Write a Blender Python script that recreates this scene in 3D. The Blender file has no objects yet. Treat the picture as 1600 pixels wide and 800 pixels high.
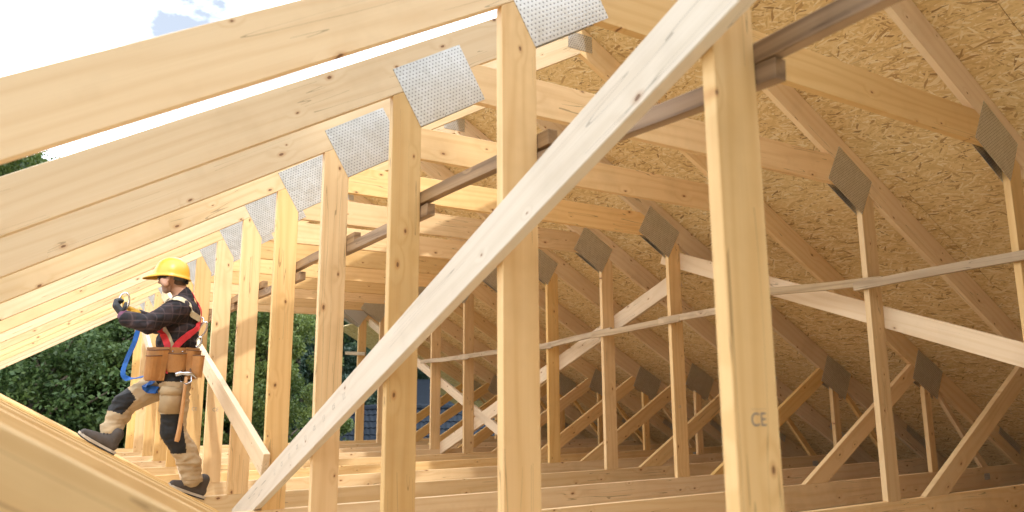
import bpy, bmesh, math, random
import numpy as np
from mathutils import Vector, Matrix, noise
from mathutils.bvhtree import BVHTree

# ------------------------------------------------------------------ scene, camera, light
S = bpy.context.scene
C = S.collection
rad = math.radians
S.render.engine = 'CYCLES'
S.cycles.use_denoising = True
S.cycles.max_bounces = 10
S.cycles.diffuse_bounces = 6
S.cycles.sample_clamp_indirect = 6
S.view_settings.view_transform = 'Standard'
S.view_settings.look = 'None'
S.view_settings.gamma = 1
S.view_settings.use_curve_mapping = False
S.view_settings.exposure = 0.33

CAM = Vector((-3.4848, -1.2341, 0.6915))
FWD = Vector((0.52121979, 0.83335708, 0.18397256))
RGT = Vector((0.84838591, -0.52934688, -0.00576474))
UPV = Vector((-0.09258122, -0.15908443, 0.98291447))
cd = bpy.data.cameras.new('camera')
co = bpy.data.objects.new('camera', cd)
C.objects.link(co)
M = Matrix((RGT, UPV, -FWD)).transposed().to_4x4()
M.translation = CAM
co.matrix_world = M
cd.sensor_width = 36
cd.sensor_fit = 'HORIZONTAL'
cd.lens = 27.0
cd.clip_start = 0.02
cd.clip_end = 2000
cd.dof.use_dof = True
cd.dof.focus_distance = 6.0
cd.dof.aperture_fstop = 2.8
S.camera = co

SUN = Vector((-0.15, -0.70, 0.69)).normalized()
SUN_EL = math.asin(SUN.z)
SUN_ROT = math.atan2(SUN.x, SUN.y)
sd = bpy.data.lights.new('sun', 'SUN')
sd.energy = 2.0
sd.angle = rad(1.2)
sd.color = (1.0, 0.97, 0.92)
so = bpy.data.objects.new('sun', sd)
so.rotation_euler = SUN.to_track_quat('Z', 'Y').to_euler()
so.location = (-10, -10, 30)
C.objects.link(so)

W = bpy.data.worlds.new('World')
S.world = W
W.use_nodes = True
wn, wl = W.node_tree.nodes, W.node_tree.links
wn.clear()
wo = wn.new('ShaderNodeOutputWorld')
bg_sky = wn.new('ShaderNodeBackground')
sky = wn.new('ShaderNodeTexSky')
sky.sky_type = 'NISHITA'
sky.sun_disc = False
sky.sun_elevation = SUN_EL
sky.sun_rotation = SUN_ROT
bg_sky.inputs['Strength'].default_value = 0.055
wl.new(sky.outputs[0], bg_sky.inputs['Color'])
bg_cloud = wn.new('ShaderNodeBackground')
bg_cloud.inputs['Color'].default_value = (0.89, 0.97, 1.09, 1)
bg_cloud.inputs['Strength'].default_value = 3.9
tc = wn.new('ShaderNodeTexCoord')
mp = wn.new('ShaderNodeMapping')
mp.inputs['Scale'].default_value = (1.0, 1.0, 1.8)
wl.new(tc.outputs['Generated'], mp.inputs['Vector'])
nz = wn.new('ShaderNodeTexNoise')
nz.inputs['Scale'].default_value = 3.2
nz.inputs['Detail'].default_value = 7
nz.inputs['Roughness'].default_value = 0.6
wl.new(mp.outputs[0], nz.inputs['Vector'])
rp = wn.new('ShaderNodeValToRGB')
rp.color_ramp.elements[0].position = 0.36
rp.color_ramp.elements[1].position = 0.52
rp.color_ramp.elements[0].color = (0.14, 0.14, 0.14, 1)
wl.new(nz.outputs[0], rp.inputs[0])
mx = wn.new('ShaderNodeMixShader')
wl.new(rp.outputs[0], mx.inputs[0])
wl.new(bg_sky.outputs[0], mx.inputs[1])
wl.new(bg_cloud.outputs[0], mx.inputs[2])
wl.new(mx.outputs[0], wo.inputs['Surface'])

RNG = random.Random(7)

# ------------------------------------------------------------------ materials
class NT:
    """small node builder"""
    def __init__(self, name):
        self.m = bpy.data.materials.new(name)
        self.m.use_nodes = True
        self.t = self.m.node_tree
        self.t.nodes.clear()
        self.out = self.t.nodes.new('ShaderNodeOutputMaterial')
        self.b = self.t.nodes.new('ShaderNodeBsdfPrincipled')
        self.t.links.new(self.b.outputs[0], self.out.inputs['Surface'])
    def n(self, kind, **kw):
        x = self.t.nodes.new('ShaderNode' + kind)
        for k, v in kw.items():
            setattr(x, k, v)
        return x
    def set(self, sock, v):
        if isinstance(v, bpy.types.NodeSocket):
            self.t.links.new(v, sock)
        elif v is not None:
            sock.default_value = v
    def math(self, op, a, b=None, c=None, clamp=False):
        x = self.n('Math', operation=op, use_clamp=clamp)
        for i, v in enumerate((a, b, c)):
            self.set(x.inputs[i], v)
        return x.outputs[0]
    def vmath(self, op, a, b=None):
        x = self.n('VectorMath', operation=op)
        self.set(x.inputs[0], a)
        if b is not None:
            self.set(x.inputs[1], b)
        return x.outputs[0]
    def mix(self, f, a, b, blend='MIX'):
        x = self.n('Mix', data_type='RGBA', blend_type=blend)
        self.set(x.inputs[0], f)
        self.set(x.inputs[6], a)
        self.set(x.inputs[7], b)
        return x.outputs[2]
    def noise(self, vec, scale, detail=2, rough=0.5, dist=0.0):
        x = self.n('TexNoise')
        self.set(x.inputs['Vector'], vec)
        x.inputs['Scale'].default_value = scale
        x.inputs['Detail'].default_value = detail
        x.inputs['Roughness'].default_value = rough
        x.inputs['Distortion'].default_value = dist
        return x.outputs[0]
    def ramp(self, f, stops, interp='LINEAR'):
        x = self.n('ValToRGB')
        cr = x.color_ramp
        cr.interpolation = interp
        while len(cr.elements) < len(stops):
            cr.elements.new(0.5)
        for e, (p, c) in zip(cr.elements, stops):
            e.position = p
            e.color = (*c, 1) if not isinstance(c, float) else (c, c, c, 1)
        self.set(x.inputs[0], f)
        return x.outputs[0]
    def coords(self, seed=True):
        tc = self.n('TexCoord')
        v = tc.outputs['Object']
        oi = self.n('ObjectInfo')
        self.rnd = oi.outputs['Random']
        if seed:
            cm = self.n('CombineXYZ')
            self.set(cm.inputs[0], self.math('MULTIPLY', self.rnd, 97.0))
            self.set(cm.inputs[1], self.math('MULTIPLY', self.rnd, 41.0))
            self.set(cm.inputs[2], self.math('MULTIPLY', self.rnd, 63.0))
            v = self.vmath('ADD', v, cm.outputs[0])
        return v
    def scale(self, v, s):
        return self.vmath('MULTIPLY', v, s)
    def bump(self, h, strength=0.2, dist=0.01):
        x = self.n('Bump')
        x.inputs['Strength'].default_value = strength
        x.inputs['Distance'].default_value = dist
        self.set(x.inputs['Height'], h)
        self.t.links.new(x.outputs[0], self.b.inputs['Normal'])
    def fin(self, col, rough=0.6, metal=0.0, spec=0.5):
        self.set(self.b.inputs['Base Color'], col if isinstance(col, bpy.types.NodeSocket) else (*col, 1))
        self.set(self.b.inputs['Roughness'], rough)
        self.set(self.b.inputs['Metallic'], metal)
        self.b.inputs['Specular IOR Level'].default_value = spec
        return self.m

def wood(name, light, dark, knot=(0.13, 0.055, 0.02), knots=0.60, rough=0.62, grain=1.0, var=0.22, stain=0.0):
    N = NT(name)
    v = N.coords()
    # growth rings: stretched noise along local X, with a slow cathedral warp
    warp = N.noise(N.scale(v, (0.55, 3.0, 5.0)), 1.0, 2)
    sx = N.n('SeparateXYZ'); N.set(sx.inputs[0], v)
    # knots in the (x, z) plane
    cb = N.n('CombineXYZ')
    N.set(cb.inputs[0], sx.outputs[0]); N.set(cb.inputs[1], sx.outputs[2])
    wob = N.noise(v, 30.0, 2)
    kv = N.vmath('ADD', N.scale(cb.outputs[0], (3.4, 6.0, 1)), N.scale(N.vmath('SUBTRACT', None or N.scale(wob, (1, 1, 0)), (0.5, 0.5, 0)), (0.05, 0.05, 0)))
    vo = N.n('TexVoronoi', voronoi_dimensions='2D', feature='F1')
    N.set(vo.inputs['Vector'], kv)
    vo.inputs['Scale'].default_value = 1.0
    sc = N.n('SeparateColor'); N.set(sc.inputs[0], vo.outputs['Color'])
    has = N.math('LESS_THAN', sc.outputs[0], knots)
    size = N.math('MULTIPLY_ADD', sc.outputs[1], 0.058, 0.030)
    dn = N.math('DIVIDE', vo.outputs['Distance'], size)
    kmask = N.math('MULTIPLY', N.math('SUBTRACT', 1.35, dn, clamp=True), has)
    kcore = N.math('MULTIPLY', N.math('LESS_THAN', dn, 0.5), has)
    halo = N.math('MULTIPLY', N.math('SUBTRACT', 1.0, N.math('MULTIPLY', dn, 0.22), clamp=True), has)
    ph = N.math('ADD', N.math('MULTIPLY', sx.outputs[2], 95.0), N.math('MULTIPLY', sx.outputs[1], 60.0))
    ph = N.math('ADD', ph, N.math('MULTIPLY', warp, 26.0))
    ph = N.math('ADD', ph, N.math('MULTIPLY', halo, 7.0))
    ring = N.math('MULTIPLY_ADD', N.math('SINE', ph), 0.5, 0.5)
    ring = N.math('POWER', ring, 2.2)
    fine = N.noise(N.scale(v, (2.2, 130.0, 130.0)), 1.0, 3, 0.6)
    band = N.noise(N.scale(v, (0.5, 9.0, 9.0)), 1.0, 2)
    g = N.math('ADD', N.math('MULTIPLY', ring, 0.30 * grain), N.math('MULTIPLY', fine, 0.38 * grain))
    g = N.math('ADD', g, N.math('MULTIPLY', band, 0.42))
    g = N.math('SUBTRACT', g, 0.18, clamp=True)
    col = N.mix(g, (*light, 1), (*dark, 1))
    # piece to piece difference
    hs = N.n('HueSaturation')
    N.set(hs.inputs['Color'], col)
    N.set(hs.inputs['Value'], N.math('MULTIPLY_ADD', N.rnd, var, 1.0 - var * 0.55))
    N.set(hs.inputs['Saturation'], N.math('MULTIPLY_ADD', N.math('FRACT', N.math('MULTIPLY', N.rnd, 17.3)), 0.22, 0.90))
    col = hs.outputs[0]
    # small checks running with the grain and smudges of handling
    crack = N.noise(N.scale(v, (0.9, 26.0, 26.0)), 1.0, 1)
    cm = N.math('MULTIPLY', N.math('LESS_THAN', N.math('ABSOLUTE', N.math('SUBTRACT', crack, 0.5)), 0.0055),
                N.math('GREATER_THAN', N.noise(N.scale(v, (1.4, 3, 3)), 1.0, 1), 0.55))
    col = N.mix(N.math('MULTIPLY', cm, 0.55), col, (*[c * 0.35 for c in dark], 1))
    sm = N.noise(v, 2.4, 4, 0.65)
    col = N.mix(N.math('MULTIPLY', N.math('SUBTRACT', sm, 0.52, clamp=True), 1.1 + stain), col, (*[c * 0.62 for c in dark], 1))
    col = N.mix(N.math('MULTIPLY', kmask, 0.62), col, (dark[0] * 0.72, dark[1] * 0.50, dark[2] * 0.36, 1))
    col = N.mix(N.math('MULTIPLY', kcore, 0.8), col, (*knot, 1))
    N.bump(N.math('ADD', fine, N.math('MULTIPLY', kcore, 0.6)), 0.18, 0.004)
    return N.fin(col, N.math('MULTIPLY_ADD', fine, 0.2, rough - 0.1), 0, 0.35)

M_TRUSS = wood('spruce_timber', (0.77, 0.525, 0.245), (0.61, 0.35, 0.125), var=.26)
M_RAFT = wood('pale_spruce_timber', (0.78, 0.59, 0.345), (0.65, 0.425, 0.20), var=.2, knots=.5)
M_CHORD = wood('spruce_chord', (0.80, 0.59, 0.33), (0.65, 0.40, 0.17), knots=0.62, var=.2)
M_PALE = wood('fresh_pale_spruce', (0.74, 0.575, 0.38), (0.61, 0.43, 0.25), knots=0.5)
M_PALE2 = wood('bleached_spruce', (0.70, 0.61, 0.485), (0.57, 0.47, 0.345), knots=0.4)
M_GREY = wood('weathered_batten', (0.42, 0.27, 0.145), (0.17, 0.10, 0.05), knots=0.3, grain=1.6, var=0.3, stain=1.0)
M_BATTEN = wood('rough_batten', (0.52, 0.38, 0.22), (0.30, 0.195, 0.10), knots=0.4, grain=1.5, var=0.3, stain=0.8)

def osb_mat():
    N = NT('osb_strand_board')
    v = N.coords()
    base = N.noise(v, 6, 3)
    col = N.mix(base, (0.56, 0.37, 0.17, 1), (0.44, 0.27, 0.11, 1))
    top = None
    hgt = None
    sep = N.n('SeparateXYZ'); N.set(sep.inputs[0], v)
    flat = N.n('CombineXYZ')
    N.set(flat.inputs[0], sep.outputs[0]); N.set(flat.inputs[1], sep.outputs[1])
    bend = N.n('TexNoise'); N.set(bend.inputs['Vector'], flat.outputs[0])
    bend.inputs['Scale'].default_value = 5.0
    bent = N.vmath('ADD', flat.outputs[0], N.scale(N.vmath('SUBTRACT', bend.outputs['Color'], (0.5, 0.5, 0.5)), (0.05, 0.05, 0)))
    for i, (ang, sx, sy) in enumerate(((8, 10, 74), (-22, 11, 68), (35, 13, 74), (-48, 14, 80), (68, 13, 70), (-4, 8.5, 92), (18, 15, 84))):
        mpn = N.n('Mapping')
        N.set(mpn.inputs['Vector'], bent)
        mpn.vector_type = 'TEXTURE'
        mpn.inputs['Rotation'].default_value = (0, 0, rad(ang))
        mpn.inputs['Location'].default_value = (i * 1.37, i * 2.11, 0)
        mpn.inputs['Scale'].default_value = (1.0 / sx, 1.0 / sy, 1.0)
        vo = N.n('TexVoronoi', voronoi_dimensions='2D', feature='F1')
        N.set(vo.inputs['Vector'], mpn.outputs[0])
        vo.inputs['Scale'].default_value = 1.0
        sc = N.n('SeparateColor'); N.set(sc.inputs[0], vo.outputs['Color'])
        r, g, b = sc.outputs[0], sc.outputs[1], sc.outputs[2]
        fl = N.ramp(g, [(0.0, (0.22, 0.12, 0.045)), (0.05, (0.42, 0.25, 0.095)), (0.13, (0.62, 0.42, 0.175)), (0.5, (0.76, 0.55, 0.25)), (0.82, (0.84, 0.65, 0.34)), (1.0, (0.90, 0.77, 0.50))])
        d = N.math('SUBTRACT', 1.0, N.math('MULTIPLY', vo.outputs['Distance'], 0.25))
        h = N.math('MULTIPLY', r, d)
        if top is None:
            col, top, hgt = fl, r, h
        else:
            on = N.math('GREATER_THAN', r, top)
            col = N.mix(on, col, fl)
            hgt = N.math('MAXIMUM', hgt, h)
            top = N.math('MAXIMUM', top, r)
    # strand fibres and the odd dark sliver
    fib = N.noise(N.scale(bent, (14, 220, 1)), 1.0, 2)
    col = N.mix(N.math('MULTIPLY', fib, 0.28), col, (0.42, 0.26, 0.11, 1))
    gap = N.noise(N.scale(bent, (30, 120, 1)), 1.0, 2)
    col = N.mix(N.math('MULTIPLY', N.math('GREATER_THAN', gap, 0.70), 0.65), col, (0.06, 0.032, 0.014, 1))
    big = N.noise(v, 1.3, 3)
    col = N.mix(N.math('MULTIPLY', big, 0.25), col, (0.62, 0.42, 0.18, 1))
    N.bump(N.math('ADD', hgt, N.math('MULTIPLY', fib, 0.15)), 0.35, 0.004)
    return N.fin(col, 0.55, 0, 0.4)
M_OSB = osb_mat()

def plate_mat():
    N = NT('galvanised_nail_plate')
    tc = N.n('TexCoord'); v = tc.outputs['Object']
    oi = N.n('ObjectInfo')
    sp = N.n('SeparateXYZ'); N.set(sp.inputs[0], v)
    px, pz = 0.0200, 0.0165
    col_i = N.math('FLOOR', N.math('DIVIDE', sp.outputs[2], pz))
    off = N.math('MULTIPLY', N.math('MODULO', N.math('ABSOLUTE', col_i), 2.0), 0.5)
    fx = N.math('SUBTRACT', N.math('FRACT', N.math('ADD', N.math('DIVIDE', sp.outputs[0], px), off)), 0.5)
    fz = N.math('SUBTRACT', N.math('FRACT', N.math('DIVIDE', sp.outputs[2], pz)), 0.5)
    ax = N.math('MULTIPLY', fx, px / 0.0036)
    az = N.math('MULTIPLY', fz, pz / 0.0034)
    d = N.math('ADD', N.math('MULTIPLY', ax, ax), N.math('MULTIPLY', az, az))
    hole = N.math('LESS_THAN', d, 1.0)
    lip = N.math('SUBTRACT', 1.0, N.math('MULTIPLY', d, 0.3), clamp=True)
    cm = N.n('CombineXYZ'); N.set(cm.inputs[0], N.math('MULTIPLY', oi.outputs['Random'], 50.0))
    vv = N.vmath('ADD', v, cm.outputs[0])
    vo = N.n('TexVoronoi'); N.set(vo.inputs['Vector'], vv); vo.inputs['Scale'].default_value = 42
    sp2 = N.n('SeparateColor'); N.set(sp2.inputs[0], vo.outputs['Color'])
    cl = N.noise(vv, 9, 4, 0.6)
    f = N.math('MULTIPLY_ADD', sp2.outputs[0], 0.35, N.math('MULTIPLY', cl, 0.65))
    col = N.ramp(f, [(0.15, (0.57, 0.565, 0.53)), (0.5, (0.65, 0.645, 0.61)), (0.85, (0.73, 0.725, 0.70))])
    st = N.noise(vv, 30, 2)
    col = N.mix(N.math('MULTIPLY', N.math('GREATER_THAN', st, 0.72), 0.5), col, (0.16, 0.16, 0.17, 1))
    col = N.mix(hole, col, (0.20, 0.19, 0.18, 1))
    N.bump(N.math('SUBTRACT', N.math('MULTIPLY', cl, 0.15), N.math('MULTIPLY', lip, 0.5)), 0.15, 0.003)
    rough = N.math('MULTIPLY_ADD', f, 0.18, 0.32)
    return N.fin(col, rough, N.math('MULTIPLY', N.math('SUBTRACT', 1.0, N.math('MULTIPLY', hole, 0.5)), 0.9), 0.5)
M_PLATE = plate_mat()

def simple(name, col, rough=0.6, metal=0.0, var=0.15, scale=12.0, bump=0.0, spec=0.4):
    N = NT(name)
    v = N.coords()
    n = N.noise(v, scale, 4, 0.6)
    c = N.mix(N.math('MULTIPLY', n, 1.0), (*[x * (1 - var) for x in col], 1), (*[min(1, x * (1 + var)) for x in col], 1))
    if bump:
        N.bump(n, bump, 0.01)
    return N.fin(c, rough, metal, spec)

M_GUSSET = simple('grey_gusset_board', (0.42, 0.38, 0.33), 0.8, var=0.12, scale=5)
M_CEIL = simple('attic_floor_boards', (0.55, 0.43, 0.28), 0.8, var=0.15, scale=4)
M_WALL = simple('block_wall', (0.55, 0.52, 0.48), 0.9, var=0.1, scale=8)
M_INK = simple('stamp_ink', (0.12, 0.11, 0.12), 0.8)
M_INKF = simple('faded_stamp_ink', (0.34, 0.29, 0.23), 0.8)
M_INK2 = simple('grey_stamp_ink', (0.24, 0.20, 0.165), 0.8)

# ------------------------------------------------------------------ object helpers
def tag(o, label, cat, group=None, kind=None):
    if label: o['label'] = label
    if cat: o['category'] = cat
    if group: o['group'] = group
    if kind: o['kind'] = kind
    return o

def empty(name, loc=(0, 0, 0), label=None, cat=None, group=None):
    o = bpy.data.objects.new(name, None)
    o.empty_display_size = 0.2
    o.location = loc
    C.objects.link(o)
    return tag(o, label, cat, group)

def link(name, me, mats, parent=None, loc=(0, 0, 0), rot=(0, 0, 0)):
    o = bpy.data.objects.new(name, me)
    if mats is not None and len(me.materials) == 0:
        for m in (mats if isinstance(mats, (list, tuple)) else [mats]):
            me.materials.append(m)
    o.location = loc
    o.rotation_euler = rot
    o.parent = parent
    C.objects.link(o)
    return o

def bm_mesh(name, bm, smooth=False):
    bmesh.ops.recalc_face_normals(bm, faces=bm.faces)
    me = bpy.data.meshes.new(name)
    bm.to_mesh(me)
    bm.free()
    if smooth:
        for p in me.polygons: p.use_smooth = True
    return me

def prism_mesh(name, poly, y0, y1, ang=0.0, org=None, bevel=0.0025):
    """prism of an (x,z) polygon between y0 and y1, stored with local X along ang; returns mesh, loc, rot"""
    if org is None:
        org = (sum(p[0] for p in poly) / len(poly), sum(p[1] for p in poly) / len(poly))
    ca, sa = math.cos(ang), math.sin(ang)
    pts = []
    for x, z in poly:
        dx, dz = x - org[0], z - org[1]
        pts.append((dx * ca + dz * sa, -dx * sa + dz * ca))
    ym = 0.5 * (y0 + y1)
    bm = bmesh.new()
    a = [bm.verts.new((x, y0 - ym, z)) for x, z in pts]
    b = [bm.verts.new((x, y1 - ym, z)) for x, z in pts]
    bm.faces.new(a)
    bm.faces.new(b[::-1])
    n = len(pts)
    for i in range(n):
        bm.faces.new((a[i], b[i], b[(i + 1) % n], a[(i + 1) % n]))
    if bevel:
        bmesh.ops.recalc_face_normals(bm, faces=bm.faces)
        bmesh.ops.bevel(bm, geom=list(bm.edges), offset=bevel, segments=1, affect='EDGES', profile=0.5)
    me = bm_mesh(name, bm)
    return me, (org[0], ym, org[1]), (0, -ang, 0)

def board_along(name, p, q, width_dir, w, t, mat, parent=None, bevel=0.003, wobble=0.0):
    """board from p to q (centre line); w measured along width_dir, t across it"""
    p, q = Vector(p), Vector(q)
    X = (q - p).normalized()
    Z = Vector(width_dir); Z = (Z - X * Z.dot(X)).normalized()
    Y = Z.cross(X)
    L = (q - p).length
    bm = bmesh.new()
    n = max(1, int(L / 0.35)) if wobble else 1
    rings = []
    for i in range(n + 1):
        x = -L / 2 + L * i / n
        dy = RNG.uniform(-wobble, wobble); dz = RNG.uniform(-wobble, wobble)
        rings.append([bm.verts.new((x, sy * t / 2 + dy, sz * w / 2 + dz)) for sy, sz in ((-1, -1), (1, -1), (1, 1), (-1, 1))])
    for r0, r1 in zip(rings, rings[1:]):
        for j in range(4):
            bm.faces.new((r0[j], r0[(j + 1) % 4], r1[(j + 1) % 4], r1[j]))
    bm.faces.new(rings[0][::-1]); bm.faces.new(rings[-1])
    bmesh.ops.recalc_face_normals(bm, faces=bm.faces)
    if bevel:
        ed = [e for e in bm.edges if len(e.link_faces) == 2 and e.calc_face_angle(0) > 0.8]
        bmesh.ops.bevel(bm, geom=ed, offset=bevel, segments=1, affect='EDGES', profile=0.5)
    me = bm_mesh(name, bm)
    o = link(name, me, mat, parent)
    R = Matrix((X, Y, Z)).transposed().to_4x4()
    R.translation = (p + q) / 2
    o.matrix_world = R
    return o

def text_mesh(s, size):
    cu = bpy.data.curves.new('stamp', 'FONT')
    cu.body = s
    cu.size = size
    cu.align_x = 'CENTER'; cu.align_y = 'CENTER'
    tmp = bpy.data.objects.new('stamp_tmp', cu)
    C.objects.link(tmp)
    me = bpy.data.meshes.new_from_object(tmp.evaluated_get(bpy.context.evaluated_depsgraph_get()))
    bpy.data.objects.remove(tmp)
    bpy.data.curves.remove(cu)
    return me

# ------------------------------------------------------------------ roof truss geometry (metres)
XA, XB = -2.1247, -1.975          # left post, outer and inner edge
CX = -0.2284                      # ridge
T = 0.042                         # timber thickness
SL = 0.572                        # rafter slope
ANG = math.atan(SL)
def zl(x): return 2.1236 + SL * (x - XA) if x <= CX else 2.1236 + SL * ((2 * CX - x) - XA)
HR = 0.2314
def mir(x): return 2 * CX - x
def mirp(poly): return [(mir(x), z) for x, z in poly]
XC, XD = mir(XB), mir(XA)         # right post

parts = []                        # (name, mesh, loc, rot, material, label)
def part(name, poly, ang, mat=None, y0=0.0, y1=T, bevel=0.0025, lab=None):
    me, loc, rot = prism_mesh(name, poly, y0, y1, ang, bevel=bevel)
    me.materials.append(mat or M_TRUSS)
    parts.append((name, me, loc, rot, lab))

E_L = -6.45
raf = [(E_L, zl(E_L)), (CX - .0005, zl(CX)), (CX - .0005, zl(CX) + HR), (E_L, zl(E_L) + HR)]
part('rafter', raf, ANG, M_RAFT)
part('rafter', mirp(raf), -ANG, M_RAFT)
x_t = -1.656
col = [(XB + .0005, 2.185), (XB + .0005, zl(XB) - .0005), (x_t, 2.392), (mir(x_t), 2.392), (XC - .0005, zl(XC) - .0005), (XC - .0005, 2.185)]
part('collar_beam', col, 0.0)
post = [(XA, 0.0005), (XB, 0.0005), (XB, zl(XB) - .0008), (XA, zl(XA) - .0008)]
part('post', post, math.pi / 2)
part('post', mirp(post), math.pi / 2)
# inner struts from post foot up to the rafter
web_r = [(1.96, .0005), (2.252, .0005), (3.777, zl(3.777) - .0005), (3.627, zl(3.627) - .0005)]
part('strut', web_r, math.atan(.602))
sl_l = .578
def xint(c):  # strut line z = sl_l*(c - x) meeting the rafter underside
    return (sl_l * c - 2.1236 + SL * XA) / (SL + sl_l)
xa_, xb_ = xint(-2.36), xint(-2.36 - .30)
web_l = [(-2.36, .0005), (-2.66, .0005), (xb_, zl(xb_) - .0005), (xa_, zl(xa_) - .0005)]
part('strut', web_l, -math.atan(sl_l))
sp_ = [(3.80, .0005), (3.90, .0005), (3.90, zl(3.90) - .0005), (3.80, zl(3.80) - .0005)]
part('short_post', sp_, math.pi / 2)
part('short_post', mirp(sp_), math.pi / 2)
ow = [(3.925, zl(3.925) - .0005), (4.035, zl(4.035) - .0005), (4.80, .0005), (4.69, .0005)]
part('outer_strut', ow, -math.atan(1.05))
part('outer_strut', mirp(ow), math.atan(1.05))
XH = XD + 2.1236 / SL             # rafter underside meets the chord top
ch = [(mir(XH), 0), (XH, 0), (XH + .2 / SL, -.2), (mir(XH + .2 / SL), -.2)]
part('bottom_chord', ch, 0.0, M_CHORD)

def plate(corners, ang, lab=None, both=True, t=.0018):
    part('nail_plate', corners, ang, M_PLATE, -.0022, -.0022 + t, 0, lab)
    if both:
        part('nail_plate', corners, ang, M_PLATE, T + .0022 - t, T + .0022, 0, lab)
pl = [(-2.131, 2.255), (-1.979, 1.994), (-1.621, 2.210), (-1.773, 2.471)]
plate(pl, ANG)
plate(mirp(pl), -ANG)
pm = [(3.767, 1.145), (4.150, .945), (4.005, .672), (3.630, .870)]
plate(pm, -ANG)
plate(mirp(pm), ANG)
ph_ = [(5.16, .457), (5.52, .27), (5.45, .095), (5.07, .325)]
plate(ph_, -ANG)
plate(mirp(ph_), ANG)
pr = [(CX - .11, 3.235), (CX + .11, 3.235), (CX + .11, 3.365), (CX - .11, 3.365)]
plate(pr, 0.0)
tagp = [(4.70, -.12), (4.80, -.12), (4.80, -.06), (4.70, -.06)]
plate(tagp, 0.0, both=False)

ORD = {0: 'nearest roof truss, its out of focus pale post bearing a CE stamp',
       1: 'roof truss of the tall middle post, its plate cut by the picture top',
       2: 'roof truss with the largest wholly visible silver plate on its left post',
       3: 'roof truss with the second largest wholly visible silver plate on its left post',
       4: 'roof truss whose left post stands just behind the foot end of the short grey brace',
       5: 'roof truss on whose lower strut the worker in the yellow helmet stands',
       6: 'roof truss whose left post is the second one to the right of the worker',
       7: 'roof truss whose left post stands directly behind the back of the worker',
       8: 'roof truss whose left post is mostly hidden behind the standing leg of the worker',
       9: 'roof truss whose left post foot is seen nearest to the standing leg, between both legs',
       10: 'fourth roof truss from the open far gable end of the attic, post seen between the legs',
       11: 'roof truss standing next before the last truss at the open far gable',
       12: 'farthest roof truss at the open gable end, grey gusset board on its right corner'}
ORD[10] = 'third roof truss from the open far gable end of the attic'
trusses = []
for k in range(13):
    t = empty('roof_truss', (0, k, 0), ORD[k], 'roof truss', 'bare timber roof trusses in a row')
    trusses.append(t)
    for name, me, loc, rot, lab in parts:
        o = bpy.data.objects.new(name, me)
        o.location = (loc[0], loc[1] + RNG.uniform(-.0006, .0006) if 'plate' not in name else loc[1], loc[2])
        o.rotation_euler = rot
        o.parent = t
        C.objects.link(o)
# grey gusset on the last truss
me, loc, rot = prism_mesh('gusset_board', [(1.20, 2.28), (1.30, 2.48), (1.9, 2.50), (1.52, 2.03), (1.35, 2.16)], -.030, -.012, 0, bevel=.001)
link('gusset_board', me, M_GUSSET, trusses[12], loc, rot)

# CE stamps on posts (front face y = 0)
def stamp(k, x, z, size, mat, s='CE', rotz=0.0, parent=None):
    me = text_mesh(s, size)
    me.materials.append(mat)
    o = link('stamp', me, None, trusses[k], (x, -.0012, z), (rad(90), rotz, 0))
    return o
stamp(0, -2.046, .642, .044, M_INK2)
stamp(0, -2.044, .668, .014, M_INK2, '- - - - - -')
for k, x, z in ((6, -2.05, .62), (7, -2.05, .62), (9, -2.05, .62)):
    stamp(k, x, z, .045, M_INKF)
stamp(4, 1.58, .62, .03, M_INKF)

# ------------------------------------------------------------------ roof sheathing, right slope
sheath = empty('roof_sheathing', (CX, 6, 3.46), 'strand board roof sheathing over the rafters of the right hand slope', 'roof sheathing')
def osb_board_mesh(L, Wd):
    bm = bmesh.new()
    bmesh.ops.create_cube(bm, size=1.0)
    bmesh.ops.scale(bm, vec=(L, Wd, .018), verts=bm.verts)
    bmesh.ops.bevel(bm, geom=list(bm.edges), offset=.0015, segments=1, affect='EDGES')
    return bm_mesh('osb_board', bm)
BL, BW = 2.5, 1.25
me_full = osb_board_mesh(BL - .003, BW - .003); me_full.materials.append(M_OSB)
slope_dir = Vector((math.cos(ANG), 0, -math.sin(ANG)))
nrm = Vector((math.sin(ANG), 0, math.cos(ANG)))
origin = Vector((CX, 0, zl(CX) + HR)) + nrm * .0115
for r in range(6):
    for c in range(9):
        y = -8.1 + BL * (c + .5) + (BL / 2 if r % 2 else 0)
        if y > 13.6: continue
        pos = origin + slope_dir * (BW * (r + .5) + .004) + Vector((0, y, 0))
        o = bpy.data.objects.new('osb_board', me_full)
        R = Matrix((Vector((0, 1, 0)), slope_dir * -1, nrm * 1)).transposed()
        if R.determinant() < 0:
            R = Matrix((Vector((0, 1, 0)), slope_dir, nrm)).transposed()
        Mx = R.to_4x4(); Mx.translation = pos
        o.parent = sheath
        C.objects.link(o)
        o.matrix_world = Mx
        o.matrix_parent_inverse = Matrix.Translation(sheath.location).inverted()
# unseen felt layer added above so no light leaks through the joints
me, loc, rot = prism_mesh('added_felt', [(CX + .01, zl(CX) + HR + .026), (6.3, zl(CX) + HR + .026 - SL * (6.3 - CX - .01)), (6.3, zl(CX) + HR + .030 - SL * (6.3 - CX - .01)), (CX + .01, zl(CX) + HR + .030)], -8.0, 13.7, -ANG, bevel=0)
o = link('added_felt', me, M_GUSSET, sheath, loc, rot)
o.matrix_parent_inverse = Matrix.Translation(sheath.location).inverted()

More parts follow.
